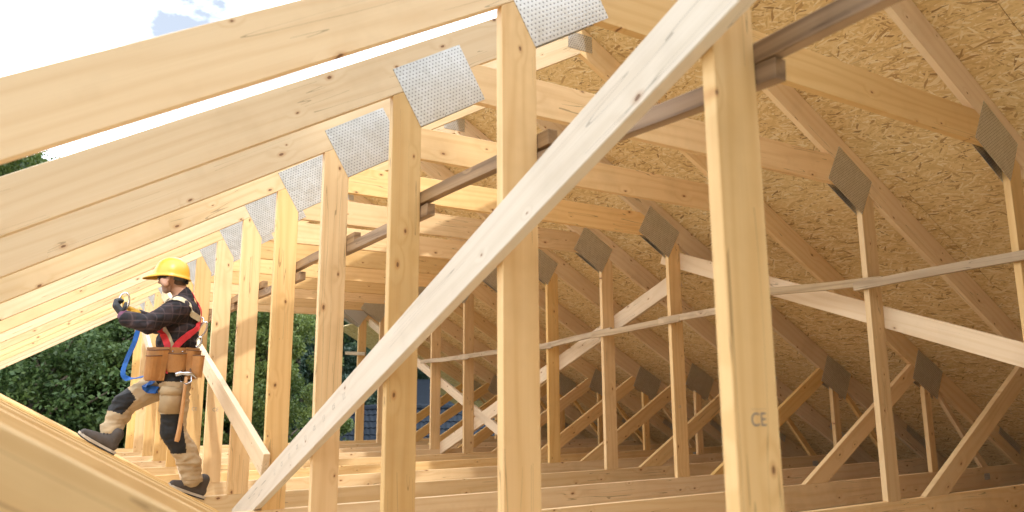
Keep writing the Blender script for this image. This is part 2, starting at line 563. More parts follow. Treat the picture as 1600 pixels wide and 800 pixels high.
# ------------------------------------------------------------------ structure below
def box_mesh(name, x0, x1, y0, y1, z0, z1, bevel=0):
    bm = bmesh.new()
    bmesh.ops.create_cube(bm, size=1.0)
    bmesh.ops.scale(bm, vec=(x1 - x0, y1 - y0, z1 - z0), verts=bm.verts)
    bmesh.ops.translate(bm, vec=((x0 + x1) / 2, (y0 + y1) / 2, (z0 + z1) / 2), verts=bm.verts)
    if bevel: bmesh.ops.bevel(bm, geom=list(bm.edges), offset=bevel, segments=1, affect='EDGES')
    return bm_mesh(name, bm)
o = link('ceiling', box_mesh('ceiling', -5.3, 5.0, -8, 12.5, -.226, -.204), M_CEIL)
tag(o, None, None, kind='structure')
GZ = -3.05
hw = empty('house_wall', (0, 5, GZ), 'block walls of the unfinished house carrying the roof trusses', 'wall')
for x0, x1, y0, y1 in ((-5.6, -5.35, -8.0, 12.4), (5.0, 5.25, -8.0, 12.4), (-5.35, 5.0, 12.15, 12.4), (-5.35, 5.0, -8.0, -7.75)):
    link('wall', box_mesh('wall', x0, x1, y0 - 5, y1 - 5, 0, -.23 - GZ), M_WALL, hw)

link('added_soffit', box_mesh('added_soffit', 5.25, 6.03, -13, 7.4, -.42 - GZ, -.40 - GZ), M_CEIL, hw)  # soffit and fascia added to keep outside light out of the open eave
link('added_fascia_board', box_mesh('added_fascia_board', 6.03, 6.055, -13, 7.4, -.47 - GZ, -.10 - GZ), M_CEIL, hw)
gb = [(mir(5.4), -.22), (5.4, -.22), (CX, zl(CX) + .2)]
me, loc, rot = prism_mesh('gable', gb, -7.95, -7.75, 0, bevel=0)
o = link('gable', me, M_WALL, hw, loc, rot)
o.matrix_parent_inverse = Matrix.Translation(hw.location).inverted()

# ------------------------------------------------------------------ bracing boards
def brace(p, q, w, t, label, name='brace_board', mat=None, group='diagonal brace boards across the posts', cat='brace'):
    o = board_along(name, p, q, (0, 0, 1), w, t, mat or M_PALE, None)
    return tag(o, label, cat, group)
# main foreground brace, outer face of left posts (top edge z = 1.71 - .383 y)
XO = XA - .0235
s1 = -.383
def b1z(y): return 1.716 + s1 * y - .0805 * math.sqrt(1 + s1 * s1)
main = brace((XO, -.62, b1z(-.62)), (XO, 4.60, b1z(4.60)), .158, .044, 'long pale diagonal brace board crossing the picture in front of the posts', mat=M_PALE2)
def bline(y0, y1, ztop0, ztop1, w, x, t, label, trim=0):
    s = (ztop1 - ztop0) / (y1 - y0)
    d = w / 2 * math.sqrt(1 + s * s)
    brace((x, y0, ztop0 - d), (x, y1, ztop1 - d), w, t, label)
bline(3.87, 9.0, .371, 2.10, .15, XO, .044, 'grey white brace board rising from the near post foot to behind the worker')
bline(6.75, 10.75, -.02 + .11, 1.80, .13, XO, .044, 'steep narrow white brace board seen behind the standing leg of the worker')
XR_ = XD + .024
bline(-1.9, 4.25, -.06, 2.14, .15, XR_, .044, 'light brace board falling towards the lower right behind the right posts')
bline(4.05, 9.1, 1.90, .06, .16, XR_, .044, 'light brace board falling away into the distance behind the right posts')
bline(7.2, 11.9, .30, 2.15, .12, XR_, .044, 'far brace board behind the distant right posts, crossing the other one')

# runner battens on the inner face of the left posts
XRUN = XB + .022
LR = [(-1.55, .11, 1.592, 1.562), (-.06, 1.14, 1.505, 1.560), (.93, 2.13, 1.622, 1.642), (1.93, 3.1, 1.570, 1.565), (2.88, 4.14, 1.615, 1.610), (3.9, 5.12, 1.530, 1.535), (4.9, 6.12, 1.60, 1.59), (5.9, 7.12, 1.53, 1.52), (6.9, 8.1, 1.58, 1.58), (7.9, 9.1, 1.52, 1.52), (8.9, 11.1, 1.57, 1.56)]
between = ['grey weathered batten coming in from the upper right in front of the sheathing', 'grey batten nailed between the CE stamped post and the tall middle post',
           'grey batten left of the tall middle post, at the post with the big plate', 'grey batten between second and third silver plate posts',
           'grey batten between third and fourth posts left of the tall middle post', 'grey batten between fourth and fifth posts left of the tall middle post',
           'grey batten right of the worker, two posts away', 'grey batten just behind the back of the worker',
           'grey batten hidden mostly behind the worker', 'distant grey batten left of the worker head', 'farthest grey batten on the left posts']
for i, (y0, y1, z0, z1) in enumerate(LR):
    o = board_along('batten', (XRUN, y0, z0), (XRUN, y1, z1), (0, 0, 1), .056, .040, M_GREY, None, bevel=.0012, wobble=.0022)
    tag(o, between[i], 'batten', 'weathered battens along the left posts')
XRUN = XC - .016
RR = [(.2, 2.1, 1.555, 1.475), (1.88, 3.15, 1.490, 1.545), (2.95, 4.14, 1.440, 1.412), (3.86, 5.16, 1.405, 1.345), (4.85, 6.2, 1.38, 1.285), (5.9, 8.1, 1.29, 1.27), (7.85, 9.32, 1.26, 1.255), (11.6, 12.6, 1.50, 1.56)]
rl = ['rough batten at the right picture edge, nailed to the right posts', 'rough batten between the CE stamped post and the right post', 'rough batten seen just left of the CE stamped post',
      'rough batten lapped over the post with the long pale brace', 'rough batten between middle right posts', 'rough batten hidden partly by the tall middle post',
      'rough batten on two distant right posts left of the tall middle post', 'lone batten end at the far gable post']
for i, (y0, y1, z0, z1) in enumerate(RR):
    o = board_along('batten', (XRUN, y0, z0), (XRUN, y1, z1), (0, 0, 1), .060, .028, M_BATTEN, None, wobble=.004)
    tag(o, rl[i], 'batten', 'rough battens along the right posts')

# faint printed marks along the main brace
bl = main.matrix_world
for i in range(9):
    me = text_mesh('CE' if i % 2 else '[ ]', .034)
    me.materials.append(M_INKF)
    o = link('stamp', me, None, main)
    o.location = (.45 + i * .155, 0, .010)
    o.rotation_euler = (rad(90), 0, rad(180))
    o.location.y = .0226

# ------------------------------------------------------------------ ground, neighbours, trees
def grass_mat():
    N = NT('meadow_grass')
    v = N.coords(False)
    a = N.noise(v, .6, 5, .6); b = N.noise(v, 9, 4, .7)
    c = N.mix(a, (.035, .075, .018, 1), (.09, .12, .035, 1))
    c = N.mix(N.math('MULTIPLY', b, .5), c, (.05, .06, .02, 1))
    N.bump(b, .6, .05)
    return N.fin(c, .9, 0, .2)
bm = bmesh.new()
vs = [bm.verts.new(p) for p in ((-900, -900, 0), (900, -900, 0), (900, 900, 0), (-900, 900, 0))]
bm.faces.new(vs)
o = link('ground', bm_mesh('ground', bm), grass_mat(), None, (0, 0, GZ))
tag(o, None, None, kind='structure')

def leaf_mat(name, a, b):
    N = NT(name)
    v = N.coords()
    g = N.n('NewGeometry')
    f = N.math('MULTIPLY_ADD', g.outputs['Random Per Island'], .75, N.math('MULTIPLY', N.rnd, .25))
    n = N.noise(v, 1.1, 2)
    c = N.mix(f, (*a, 1), (*b, 1))
    c = N.mix(N.math('MULTIPLY', N.math('SUBTRACT', n, .45, clamp=True), 1.6), c, (b[0] * 1.25, b[1] * 1.1, b[2] * .7, 1))
    N.fin(c, .5, 0, .35)
    tr = N.n('BsdfTranslucent'); N.set(tr.inputs['Color'], c)
    ms = N.n('MixShader'); ms.inputs[0].default_value = .35
    N.t.links.new(N.b.outputs[0], ms.inputs[1]); N.t.links.new(tr.outputs[0], ms.inputs[2])
    N.t.links.new(ms.outputs[0], N.out.inputs['Surface'])
    return N.m
M_LEAF = leaf_mat('dark_leaves', (.036, .074, .024), (.10, .15, .042))
M_LEAF2 = leaf_mat('light_leaves', (.065, .105, .024), (.16, .20, .050))
M_LEAF3 = leaf_mat('blue_green_leaves', (.020, .046, .028), (.050, .080, .046))
M_BARK = simple('bark', (.11, .085, .06), .9, var=.4, scale=6, bump=.5)

def crown_mesh(name, seed, h, r, n, leaf, z0):
    rg = np.random.default_rng(seed)
    # leaf clumps sit on the ends of limbs; each clump is a lumpy ellipsoid of small leaf quads
    nc = 70
    cl = []
    for i in range(nc):
        t = rg.uniform(0, 1) ** .8
        z = z0 + (h - z0) * t
        rr = r * (math.sin(math.pi * min(1, .12 + .86 * t)) ** .7) * rg.uniform(.45, 1.0)
        a = rg.uniform(0, 2 * math.pi)
        cl.append((rr * math.cos(a), rr * math.sin(a), z, rg.uniform(.45, 1.0) * r * .32))
    P = []
    per = n // nc
    for x, y, z, s in cl:
        d = rg.normal(size=(per, 3)); d /= np.linalg.norm(d, axis=1)[:, None]
        q = d * (rg.uniform(.35, 1.0, size=(per, 1)) ** .5) * s * np.array([1.15, 1.15, .75])
        P.append(q + np.array([x, y, z]))
    P = np.concatenate(P)
    m = len(P)
    u = rg.normal(size=(m, 3)); u /= np.linalg.norm(u, axis=1)[:, None]
    w = rg.normal(size=(m, 3)); w -= (w * u).sum(1)[:, None] * u; w /= np.linalg.norm(w, axis=1)[:, None]
    sz = leaf * rg.uniform(.6, 1.3, size=(m, 1))
    V = np.stack([P - u * sz, P + w * sz * .55, P + u * sz, P - w * sz * .55], 1).reshape(-1, 3)
    me = bpy.data.meshes.new(name)
    me.from_pydata(V.tolist(), [], np.arange(4 * m).reshape(-1, 4).tolist())
    return me, cl

def tube(bm, pts, radii, seg=7):
    rings = []
    for i, p in enumerate(pts):
        p = Vector(p)
        d = (Vector(pts[min(i + 1, len(pts) - 1)]) - Vector(pts[max(i - 1, 0)])).normalized()
        a = d.orthogonal().normalized(); b = d.cross(a)
        rings.append([bm.verts.new(p + (a * math.cos(2 * math.pi * j / seg) + b * math.sin(2 * math.pi * j / seg)) * radii[i]) for j in range(seg)])
    for r0, r1 in zip(rings, rings[1:]):
        # match nearest start so the tube does not twist
        off = min(range(seg), key=lambda q: (r1[q].co - r0[0].co).length)
        for j in range(seg):
            bm.faces.new((r0[j], r0[(j + 1) % seg], r1[(j + 1 + off) % seg], r1[(j + off) % seg]))
    bm.faces.new(rings[0][::-1]); bm.faces.new(rings[-1])

protos = []
for i, (h, r, z0, leaf) in enumerate(((10.5, 2.9, 1.6, .16), (9.0, 3.3, 1.2, .17), (11.5, 2.4, 1.8, .15), (8.0, 2.6, .9, .14))):
    cme, cl = crown_mesh('crown', 100 + i, h, r, 60000, leaf * .40, z0)
    bm = bmesh.new()
    rg = random.Random(50 + i)
    zs = [0, h * .2, h * .45, h * .7, h * .92]
    axis = [(rg.uniform(-.12, .12) * j, rg.uniform(-.12, .12) * j, z) for j, z in enumerate(zs)]
    tube(bm, axis, [.24, .19, .14, .09, .03])
    for x, y, z, s in cl[::3]:
        zb = z * .72
        tube(bm, [(0, 0, zb), (x * .5, y * .5, (zb + z) / 2 + .1), (x, y, z)], [.07, .05, .015], 5)
    tme = bm_mesh('trunk', bm, True)
    protos.append((cme, tme))
lab_by = {0: 'tall dark leafy tree', 1: 'broad dark tree', 2: 'slender tall tree', 3: 'small bushy tree'}
# (azimuth in degrees from +Y seen from the camera, distance, prototype, scale, leaf material, label)
TL = [(-9.0, 25, 0, 1.0, 0, None), (-5.5, 22.5, 2, 1.02, 1, 'slender tall tree at the left picture edge, its top showing in the gap between rafters'), (-2.6, 24, 0, .97, 1, 'tall dark tree whose top shows between the two nearest rafters at the left edge'),
      (.6, 21, 1, .86, 0, 'broad dark tree seen left of the raised knee of the worker'), (3.2, 24, 0, .92, 2, 'dark tree behind the raised arm of the worker'), (5.6, 22, 3, .95, 0, 'bushy tree behind the raised leg of the worker'),
      (8.2, 24, 1, .9, 0, 'broad dark tree behind the worker back'), (10.6, 21, 3, .96, 1, 'lighter green bushy tree glimpsed between the posts right of the worker'), (12.8, 25, 0, .86, 0, 'dark tree between the posts two bays right of the worker'),
      (14.6, 19.5, 3, .80, 1, 'sunlit yellow green tree between the posts above the small brace'), (16.6, 27, 1, .95, 2, 'blue green tree behind the sunlit yellow green one'), (19.0, 31, 0, .95, 2, 'dark tree rising behind the dark tiled roof'),
      (21.6, 33, 1, 1.0, 2, 'broad tree behind the right end of the dark tiled roof'), (24.2, 33, 2, .95, 2, 'dark slender tree above the pale house'), (26.8, 33, 0, .95, 2, 'dark tree behind the second tiled roof'), (29.6, 34, 1, 1.0, 2, 'far right tree behind the second tiled roof'),
      (-13, 27, 1, 1.0, 0, None), (-18, 26, 0, 1.0, 0, None), (33, 34, 0, 1.0, 0, None),
      (-1.0, 29, 2, 1.0, 2, 'second row tree behind the one left of the worker'), (4.5, 30, 1, 1.15, 2, 'second row broad tree behind the worker'), (9.5, 30, 0, 1.0, 2, 'second row tree glimpsed between posts behind the worker'), (14.0, 31, 1, 1.1, 0, 'second row tree behind the sunlit bushy tree')]
LM = [M_LEAF, M_LEAF2, M_LEAF3]
for i, (az, d, p, sc, lm, lab) in enumerate(TL):
    if lab is None:
        continue
    x = CAM.x + d * math.sin(rad(az)); y = CAM.y + d * math.cos(rad(az))
    t = empty('tree', (x, y, GZ), lab, 'tree', 'trees beyond the house')
    t.rotation_euler = (0, 0, RNG.uniform(0, 6.28))
    t.scale = (sc * RNG.uniform(.93, 1.07),) * 2 + (sc,)
    cme, tme = protos[p]
    c = bpy.data.objects.new('crown', cme)
    c.parent = t
    C.objects.link(c)
    if not cme.materials: cme.materials.append(M_LEAF)
    c.material_slots[0].link = 'OBJECT'
    c.material_slots[0].material = LM[lm]
    tr = link('trunk', tme, M_BARK, t)
# distant wood closing the view
SHADE_WOOD_H = 19.8
rg = np.random.default_rng(9)
V = []
for i in range(34):
    az = rad(-24 + 66 * i / 33)
    d = 46 + rg.uniform(-3, 6)
    cx_, cy_ = CAM.x + d * math.sin(az), CAM.y + d * math.cos(az)
    hh = rg.uniform(8.5, 10.5) if az > rad(4) else rg.uniform(9, 11.0)
    m = 1400
    q = rg.normal(size=(m, 3)); q /= np.linalg.norm(q, axis=1)[:, None]
    q *= rg.uniform(.6, 1, size=(m, 1)) * np.array([2.6, 2.6, hh * .5])
    P_ = q + np.array([cx_, cy_, GZ + hh * .52])
    u = rg.normal(size=(m, 3)); u /= np.linalg.norm(u, axis=1)[:, None]
    w = rg.normal(size=(m, 3)); w -= (w * u).sum(1)[:, None] * u; w /= np.linalg.norm(w, axis=1)[:, None]
    V.append(np.stack([P_ - u * .34, P_ + w * .22, P_ + u * .34, P_ - w * .22], 1).reshape(-1, 3))
for i in range(46):
    az = rad(-30 - 115 * i / 45)
    d = rg.uniform(21, 29)
    cx_, cy_ = CAM.x + d * math.sin(az), CAM.y + d * math.cos(az)
    hh = rg.uniform(5.5, 8)
    m = 900
    q = rg.normal(size=(m, 3)); q /= np.linalg.norm(q, axis=1)[:, None]
    q *= rg.uniform(.6, 1, size=(m, 1)) * np.array([2.4, 2.4, hh * .5])
    P_ = q + np.array([cx_, cy_, GZ + hh * .52])
    u = rg.normal(size=(m, 3)); u /= np.linalg.norm(u, axis=1)[:, None]
    w = rg.normal(size=(m, 3)); w -= (w * u).sum(1)[:, None] * u; w /= np.linalg.norm(w, axis=1)[:, None]
    V.append(np.stack([P_ - u * .36, P_ + w * .24, P_ + u * .36, P_ - w * .24], 1).reshape(-1, 3))
for i in range(26):
    # unseen tall wood added behind the house to shade the near trusses
    cx_, cy_ = -12.5 + 16.5 * i / 25 + rg.uniform(-.5, .5), -11.8 + rg.uniform(-1.0, 1.0)
    hh = SHADE_WOOD_H + rg.uniform(-1.3, .9)
    m = 2600
    q = rg.normal(size=(m, 3)); q /= np.linalg.norm(q, axis=1)[:, None]
    q *= rg.uniform(.5, 1, size=(m, 1)) * np.array([1.9, 1.9, hh * .5])
    P_ = q + np.array([cx_, cy_, GZ + hh * .5])
    u = rg.normal(size=(m, 3)); u /= np.linalg.norm(u, axis=1)[:, None]
    w = rg.normal(size=(m, 3)); w -= (w * u).sum(1)[:, None] * u; w /= np.linalg.norm(w, axis=1)[:, None]
    V.append(np.stack([P_ - u * .34, P_ + w * .24, P_ + u * .34, P_ - w * .24], 1).reshape(-1, 3))
V = np.concatenate(V) if isinstance(V, list) else V
me = bpy.data.meshes.new('far_wood')
me.from_pydata(V.tolist(), [], np.arange(len(V)).reshape(-1, 4).tolist())
o = link('far_wood', me, M_LEAF3)
tag(o, None, None, kind='stuff')

M_TILE = simple('dark_roof_tile', (.014, .018, .024), .8, var=.3, scale=7, spec=.1)
M_RENDER = simple('pale_render', (.62, .66, .68), .9, var=.06, scale=3)
M_FRAME = simple('white_frame', (.75, .75, .75), .5, var=.03)
def glass_mat():
    N = NT('window_glass')
    N.coords()
    return N.fin((.05, .08, .10), .08, 0, .8)
M_GLASS = glass_mat()
def tile_mesh():
    bm = bmesh.new()
    w, l = .325, .40
    prof = [(-w / 2, .0), (-w * .25, .028), (0, .006), (w * .25, .028), (w / 2, 0)]
    a = [bm.verts.new((x, -l / 2, z + .03)) for x, z in prof]
    b = [bm.verts.new((x, l / 2, z)) for x, z in prof]
    c = [bm.verts.new((x, -l / 2, z + .005)) for x, z in prof]
    for i in range(4):
        bm.faces.new((a[i], a[i + 1], b[i + 1], b[i])); bm.faces.new((c[i], c[i + 1], a[i + 1], a[i]))
    return bm_mesh('tile', bm)
TILE = tile_mesh()
TILE.materials.append(M_TILE)
def house(label, az, d, width, ridge, rows, pitch, depth, extra=None, tiles=True):
    x = CAM.x + d * math.sin(rad(az)); y = CAM.y + d * math.cos(rad(az))
    h = empty('house', (x, y, GZ), label, 'house')
    h.rotation_euler = (0, 0, -rad(az))
    # local: X along ridge, -Y towards the camera
    tp = math.tan(rad(pitch)); run = depth / 2
    zr_ = ridge - GZ; ze = zr_ - run * tp
    link('wall', box_mesh('wall', -width / 2 + .3, width / 2 - .3, -run + .4, run - .4, 0, ze), M_RENDER, h)
    bm = bmesh.new()
    w2 = width / 2
    pr = [(-w2, -run, ze), (-w2, 0, zr_), (-w2, run, ze), (w2, -run, ze), (w2, 0, zr_), (w2, run, ze)]
    v = [bm.verts.new(q) for q in pr] + [bm.verts.new((q[0], q[1], q[2] - .12)) for q in pr]
    for f in ((0, 3, 4, 1), (1, 4, 5, 2), (6, 7, 10, 9), (7, 8, 11, 10), (0, 1, 7, 6), (1, 2, 8, 7), (3, 9, 10, 4), (4, 10, 11, 5), (0, 6, 9, 3), (2, 5, 11, 8)):
        bm.faces.new([v[i] for i in f])
    rf = link('roof', bm_mesh('roof', bm), M_TILE, h)
    bm = bmesh.new()
    vv = [bm.verts.new(q) for q in ((-w2 + .5, -run + .4, ze - .12), (-w2 + .5, run - .4, ze - .12), (-w2 + .5, 0, zr_ - .25))]
    vw = [bm.verts.new((w2 - .5, q.co.y, q.co.z)) for q in vv]
    bm.faces.new(vv); bm.faces.new(vw[::-1])
    link('gable', bm_mesh('gable', bm), M_RENDER, h)
    if tiles:
        nx = int(width / .30)
        for r in range(rows):
            for c in range(nx):
                o = bpy.data.objects.new('tile', TILE)
                s_ = .17 + r * .34
                o.location = (-w2 + .15 + c * .30 + (.02 if r % 2 else 0), -s_ * math.cos(rad(pitch)), zr_ - s_ * math.sin(rad(pitch)) + .02)
                o.rotation_euler = (rad(pitch) + RNG.uniform(-.01, .01), 0, RNG.uniform(-.008, .008))
                o.parent = rf
                C.objects.link(o)
        bm = bmesh.new()
        for c in range(int(width / .4)):
            x0 = -w2 + c * .4
            tube(bm, [(x0, 0, zr_ + .02), (x0 + .39, 0, zr_ + .045)], [.11, .12], 8)
        link('ridge_tiles', bm_mesh('ridge_tiles', bm), M_TILE, rf)
    return h, zr_, ze, run
h1 = house('neighbouring house with a dark tiled roof seen between the posts right of the worker', 18.6, 24, 6.6, .42, 10, 32, 7.5)
h2 = house('second dark tiled roof seen under the far rafters, right of the pale house', 28.6, 23, 4.2, .44, 12, 34, 7.5)
h3 = house('pale rendered house with windows between the two dark tiled roofs', 25.3, 31, 5.0, 1.5, 0, 30, 6, tiles=False)
for wx in (-1.3, .2):
    wf = link('window', box_mesh('window', wx - .5, wx + .5, -2.66, -2.56, 2.0, 3.1, .01), M_FRAME, h3[0])
    link('pane', box_mesh('pane', wx - .42, wx + .42, -2.68, -2.662, 2.08, 3.02), M_GLASS, wf)

# ------------------------------------------------------------------ the worker
def V3(*a): return Vector(a)
M_SKIN = simple('skin', (.50, .275, .175), .55, var=.12, scale=30)
M_STUB = simple('stubbled_skin', (.40, .24, .165), .6, var=.2, scale=60)
M_TAN = simple('tan_work_cotton', (.46, .33, .185), .85, var=.14, scale=20, bump=.25)
M_BLACK = simple('black_cloth', (.019, .017, .015), .8, var=.3, scale=25, bump=.2)
M_GLOVE = simple('black_glove', (.030, .032, .034), .7, var=.3, scale=60)
M_YEL = simple('yellow_plastic', (.70, .37, .035), .35, var=.05, scale=8, spec=.5)
M_YELC = simple('yellow_glove_fabric', (.62, .36, .05), .7, var=.15, scale=30)
M_RED = simple('red_webbing', (.62, .035, .045), .65, var=.12, scale=80)
M_SAND = simple('sand_webbing', (.50, .42, .27), .7, var=.12, scale=80)
M_BLUE = simple('blue_webbing', (.012, .095, .34), .6, var=.12, scale=60)
M_LEATH = simple('tan_leather', (.44, .205, .065), .55, var=.35, scale=14, bump=.15)
M_LEATHD = simple('dark_leather_piping', (.16, .075, .03), .6, var=.2)  # darker leather for the pouch rims
M_BOOT = simple('brown_nubuck', (.075, .058, .045), .75, var=.3, scale=25, bump=.2)
M_SOLE = simple('pale_rubber_sole', (.48, .40, .30), .7, var=.12)
M_TREAD = simple('dark_rubber', (.03, .027, .024), .8)
M_STEEL = simple('polished_steel', (.66, .67, .68), .22, 1.0, var=.05)
M_ASH = simple('hammer_handle_wood', (.58, .29, .11), .4, var=.15, scale=30)
M_SHADE = simple('dark_lens', (.012, .012, .014), .12, spec=.8)
M_BAND = simple('grey_headband', (.10, .10, .10), .6, var=.9, scale=70)
M_CUFF = simple('purple_cuff', (.14, .045, .08), .7, var=.4, scale=60)
def plaid():
    N = NT('dark_plaid_shirt')
    tc = N.n('TexCoord'); v = tc.outputs['Object']
    w = N.noise(v, 5, 2)
    sp = N.n('SeparateXYZ'); N.set(sp.inputs[0], v)
    def line(c, f, th):
        return N.math('GREATER_THAN', N.math('SINE', N.math('ADD', N.math('MULTIPLY', c, f), N.math('MULTIPLY', w, 2.5))), th)
    a = line(sp.outputs[2], 105.0, .90); b = line(N.math('ADD', sp.outputs[0], N.math('MULTIPLY', sp.outputs[1], .6)), 105.0, .90)
    c = line(sp.outputs[2], 52.0, .3); d = line(sp.outputs[0], 52.0, .3)
    col = N.mix(N.math('MULTIPLY', N.math('ADD', c, d), .4), (.014, .011, .012, 1), (.034, .020, .020, 1))
    col = N.mix(N.math('MULTIPLY', N.math('MAXIMUM', a, b), .22), col, (.16, .10, .095, 1))
    n = N.noise(v, 40, 3)
    N.bump(n, .2, .004)
    return N.fin(col, .75, 0, .25)
M_PLAID = plaid()

FD = V3(-math.cos(rad(18)), math.sin(rad(18)), 0)          # the way he faces
LD = V3(-math.sin(rad(18)), -math.cos(rad(18)), 0)         # his left hand side
UD = V3(0, 0, 1)

def cap(a, b, ra, rb, tag_=''):
    return ('c', Vector(a), Vector(b), ra, rb, tag_)
def ell(c, rf, rl, rz, tag_='', tilt=0.0, fd=None):
    f = fd or FD
    R = Matrix((f, LD, UD)).transposed()
    if tilt: R = Matrix.Rotation(tilt, 3, LD) @ R
    return ('e', Vector(c), R, (rf, rl, rz), None, tag_)
def sdist(p, pr):
    if pr[0] == 'c':
        ab = pr[2] - pr[1]
        t = max(0, min(1, (p - pr[1]).dot(ab) / max(1e-9, ab.length_squared)))
        return (p - pr[1] - ab * t).length - (pr[3] + (pr[4] - pr[3]) * t)
    q = pr[2].transposed() @ (p - pr[1])
    r = pr[3]
    k = math.sqrt(sum((q[i] / r[i]) ** 2 for i in range(3)))
    return (k - 1) * min(r)
def blob(name, prims, voxel, smooth=3):
    bm = bmesh.new()
    for pr in prims:
        if pr[0] == 'c':
            L = (pr[2] - pr[1]).length
            n = max(2, int(L / (min(pr[3], pr[4]) * .35)) + 1)
            for i in range(n + 1):
                t = i / n
                r = pr[3] + (pr[4] - pr[3]) * t
                bmesh.ops.create_icosphere(bm, subdivisions=2, radius=r, matrix=Matrix.Translation(pr[1].lerp(pr[2], t)))
        else:
            m = pr[2].to_4x4() @ Matrix.Diagonal((*pr[3], 1))
            m.translation = pr[1]
            bmesh.ops.create_icosphere(bm, subdivisions=3, radius=1, matrix=m)
    me = bpy.data.meshes.new(name)
    bm.to_mesh(me); bm.free()
    o = bpy.data.objects.new(name, me)
    C.objects.link(o)
    md = o.modifiers.new('r', 'REMESH'); md.mode = 'VOXEL'; md.voxel_size = voxel; md.use_smooth_shade = True
    ms = o.modifiers.new('s', 'SMOOTH'); ms.iterations = smooth; ms.factor = .5
    out = bpy.data.meshes.new_from_object(o.evaluated_get(bpy.context.evaluated_depsgraph_get()))
    bpy.data.objects.remove(o); bpy.data.meshes.remove(me)
    out.name = name
    for p in out.polygons: p.use_smooth = True
    return out

P = dict(skull=(-2.615, 5.040, 1.670), jaw0=(-2.638, 5.035, 1.598), chin=(-2.664, 5.030, 1.522), nose=(-2.708, 5.030, 1.577), nose0=(-2.694, 5.030, 1.622), brow=(-2.691, 5.030, 1.642), ear=(-2.650, 4.962, 1.604), neck0=(-2.586, 5.040, 1.583), neck1=(-2.531, 5.050, 1.469), mouth=(-2.684, 5.030, 1.540), chest=(-2.542, 5.040, 1.331), yoke=(-2.525, 5.050, 1.440), belly=(-2.555, 5.040, 1.131), pelv=(-2.552, 5.040, 0.902), collar=(-2.537, 5.050, 1.484), shL=(-2.574, 4.880, 1.371), elL=(-2.783, 4.830, 1.238), wrL=(-2.924, 4.900, 1.284), shR=(-2.491, 5.200, 1.420), elR=(-2.664, 5.270, 1.276), wrR=(-2.826, 5.140, 1.335), hipL=(-2.549, 4.955, 0.801), knL=(-2.539, 4.955, 0.470), caL=(-2.423, 4.980, 0.291), anL=(-2.382, 5.000, 0.132), hipR=(-2.598, 5.130, 0.852), knR=(-2.858, 5.130, 0.678), caR=(-2.924, 5.100, 0.529), anR=(-2.968, 5.060, 0.415))
P = {k: Vector(v) for k, v in P.items()}
prims = [
    ell(P['skull'], .100, .078, .112, 'skin'), cap(P['skull'] + FD * .03 + UD * -.05, P['jaw0'], .068, .060, 'skin'),
    cap(P['jaw0'], P['chin'] - FD * .012, .056, .030, 'stub'), cap(P['jaw0'] + LD * .03, P['chin'] + LD * .012 - FD * .02, .032, .022, 'stub'), cap(P['jaw0'] - LD * .03, P['chin'] - LD * .012 - FD * .02, .032, .022, 'stub'),
    cap(P['nose0'] - FD * .012, P['nose'] - FD * .006, .010, .015, 'skin'), cap(P['brow'] + LD * .03 - FD * .015, P['brow'] - LD * .03 - FD * .015, .016, .016, 'skin'),
    cap(P['mouth'] + LD * .014 - FD * .012, P['mouth'] - LD * .014 - FD * .012, .013, .013, 'stub'), cap(P['mouth'] + UD * .012 + LD * .012 - FD * .010, P['mouth'] + UD * .012 - LD * .012 - FD * .010, .011, .011, 'stub'),
    cap(P['nose'] + LD * .042 - FD * .035 + UD * .01, P['nose'] + LD * .046 - FD * .055 - UD * .02, .024, .026, 'skin'), cap(P['nose'] - LD * .042 - FD * .035 + UD * .01, P['nose'] - LD * .046 - FD * .055 - UD * .02, .024, .026, 'skin'),
    ell(P['ear'] + LD * .006, .018, .010, .031, 'skin', -.2), ell(P['ear'] - LD * .160, .018, .010, .031, 'skin', -.2),
    cap(P['neck0'], P['neck1'], .058, .064, 'skin'),
    # shirt
    cap(P['collar'] + UD * .012 - FD * .006, P['yoke'], .070, .085, 'shirt'),
    cap(P['yoke'] + LD * .12 - UD * .02, P['yoke'] - LD * .12 - UD * .02, .066, .066, 'shirt'), ell(P['yoke'] - UD * .03, .100, .160, .070, 'shirt'),
    ell(P['chest'], .142, .178, .150, 'shirt'), ell(P['chest'] - UD * .11 + FD * .0, .138, .165, .13, 'shirt'), ell(P['belly'], .140, .160, .140, 'shirt'), ell(P['belly'] - UD * .10, .135, .165, .10, 'shirt'),
    cap(P['yoke'] + LD * .12 - UD * .03, P['shL'], .072, .084, 'shirt'), cap(P['shL'], P['elL'], .084, .072, 'shirt'), cap(P['elL'], P['wrL'] + (P['elL'] - P['wrL']) * .12, .074, .056, 'shirt'),
    cap(P['yoke'] - LD * .12 - UD * .03, P['shR'], .072, .080, 'shirt'), cap(P['shR'], P['elR'], .080, .068, 'shirt'), cap(P['elR'], P['wrR'] + (P['elR'] - P['wrR']) * .12, .068, .050, 'shirt'),
    # black shirt tail and trousers
    ell(P['pelv'], .130, .168, .125, 'black'), ell(P['pelv'] + LD * .03 - UD * .03 + FD * .01, .105, .145, .10, 'black'),
    cap(P['hipL'], P['knL'], .112, .084, 'tan'), cap(P['knL'], P['caL'], .086, .080, 'tan'), cap(P['caL'], P['anL'], .080, .068, 'tan'),
    cap(P['hipR'] + V3(.01, 0, 0), P['knR'], .112, .088, 'tan'), cap(P['knR'], P['caR'], .088, .076, 'tan'), cap(P['caR'], P['anR'], .076, .066, 'tan'),
    cap(P['wrL'] + (P['elL'] - P['wrL']) * .12, P['wrL'], .040, .036, 'glove'), cap(P['wrR'] + (P['elR'] - P['wrR']) * .12, P['wrR'], .038, .034, 'glove'),
]
body_me = blob('body', prims, .008, 4)
MI = {'skin': 0, 'stub': 1, 'shirt': 2, 'black': 3, 'tan': 4, 'glove': 5}
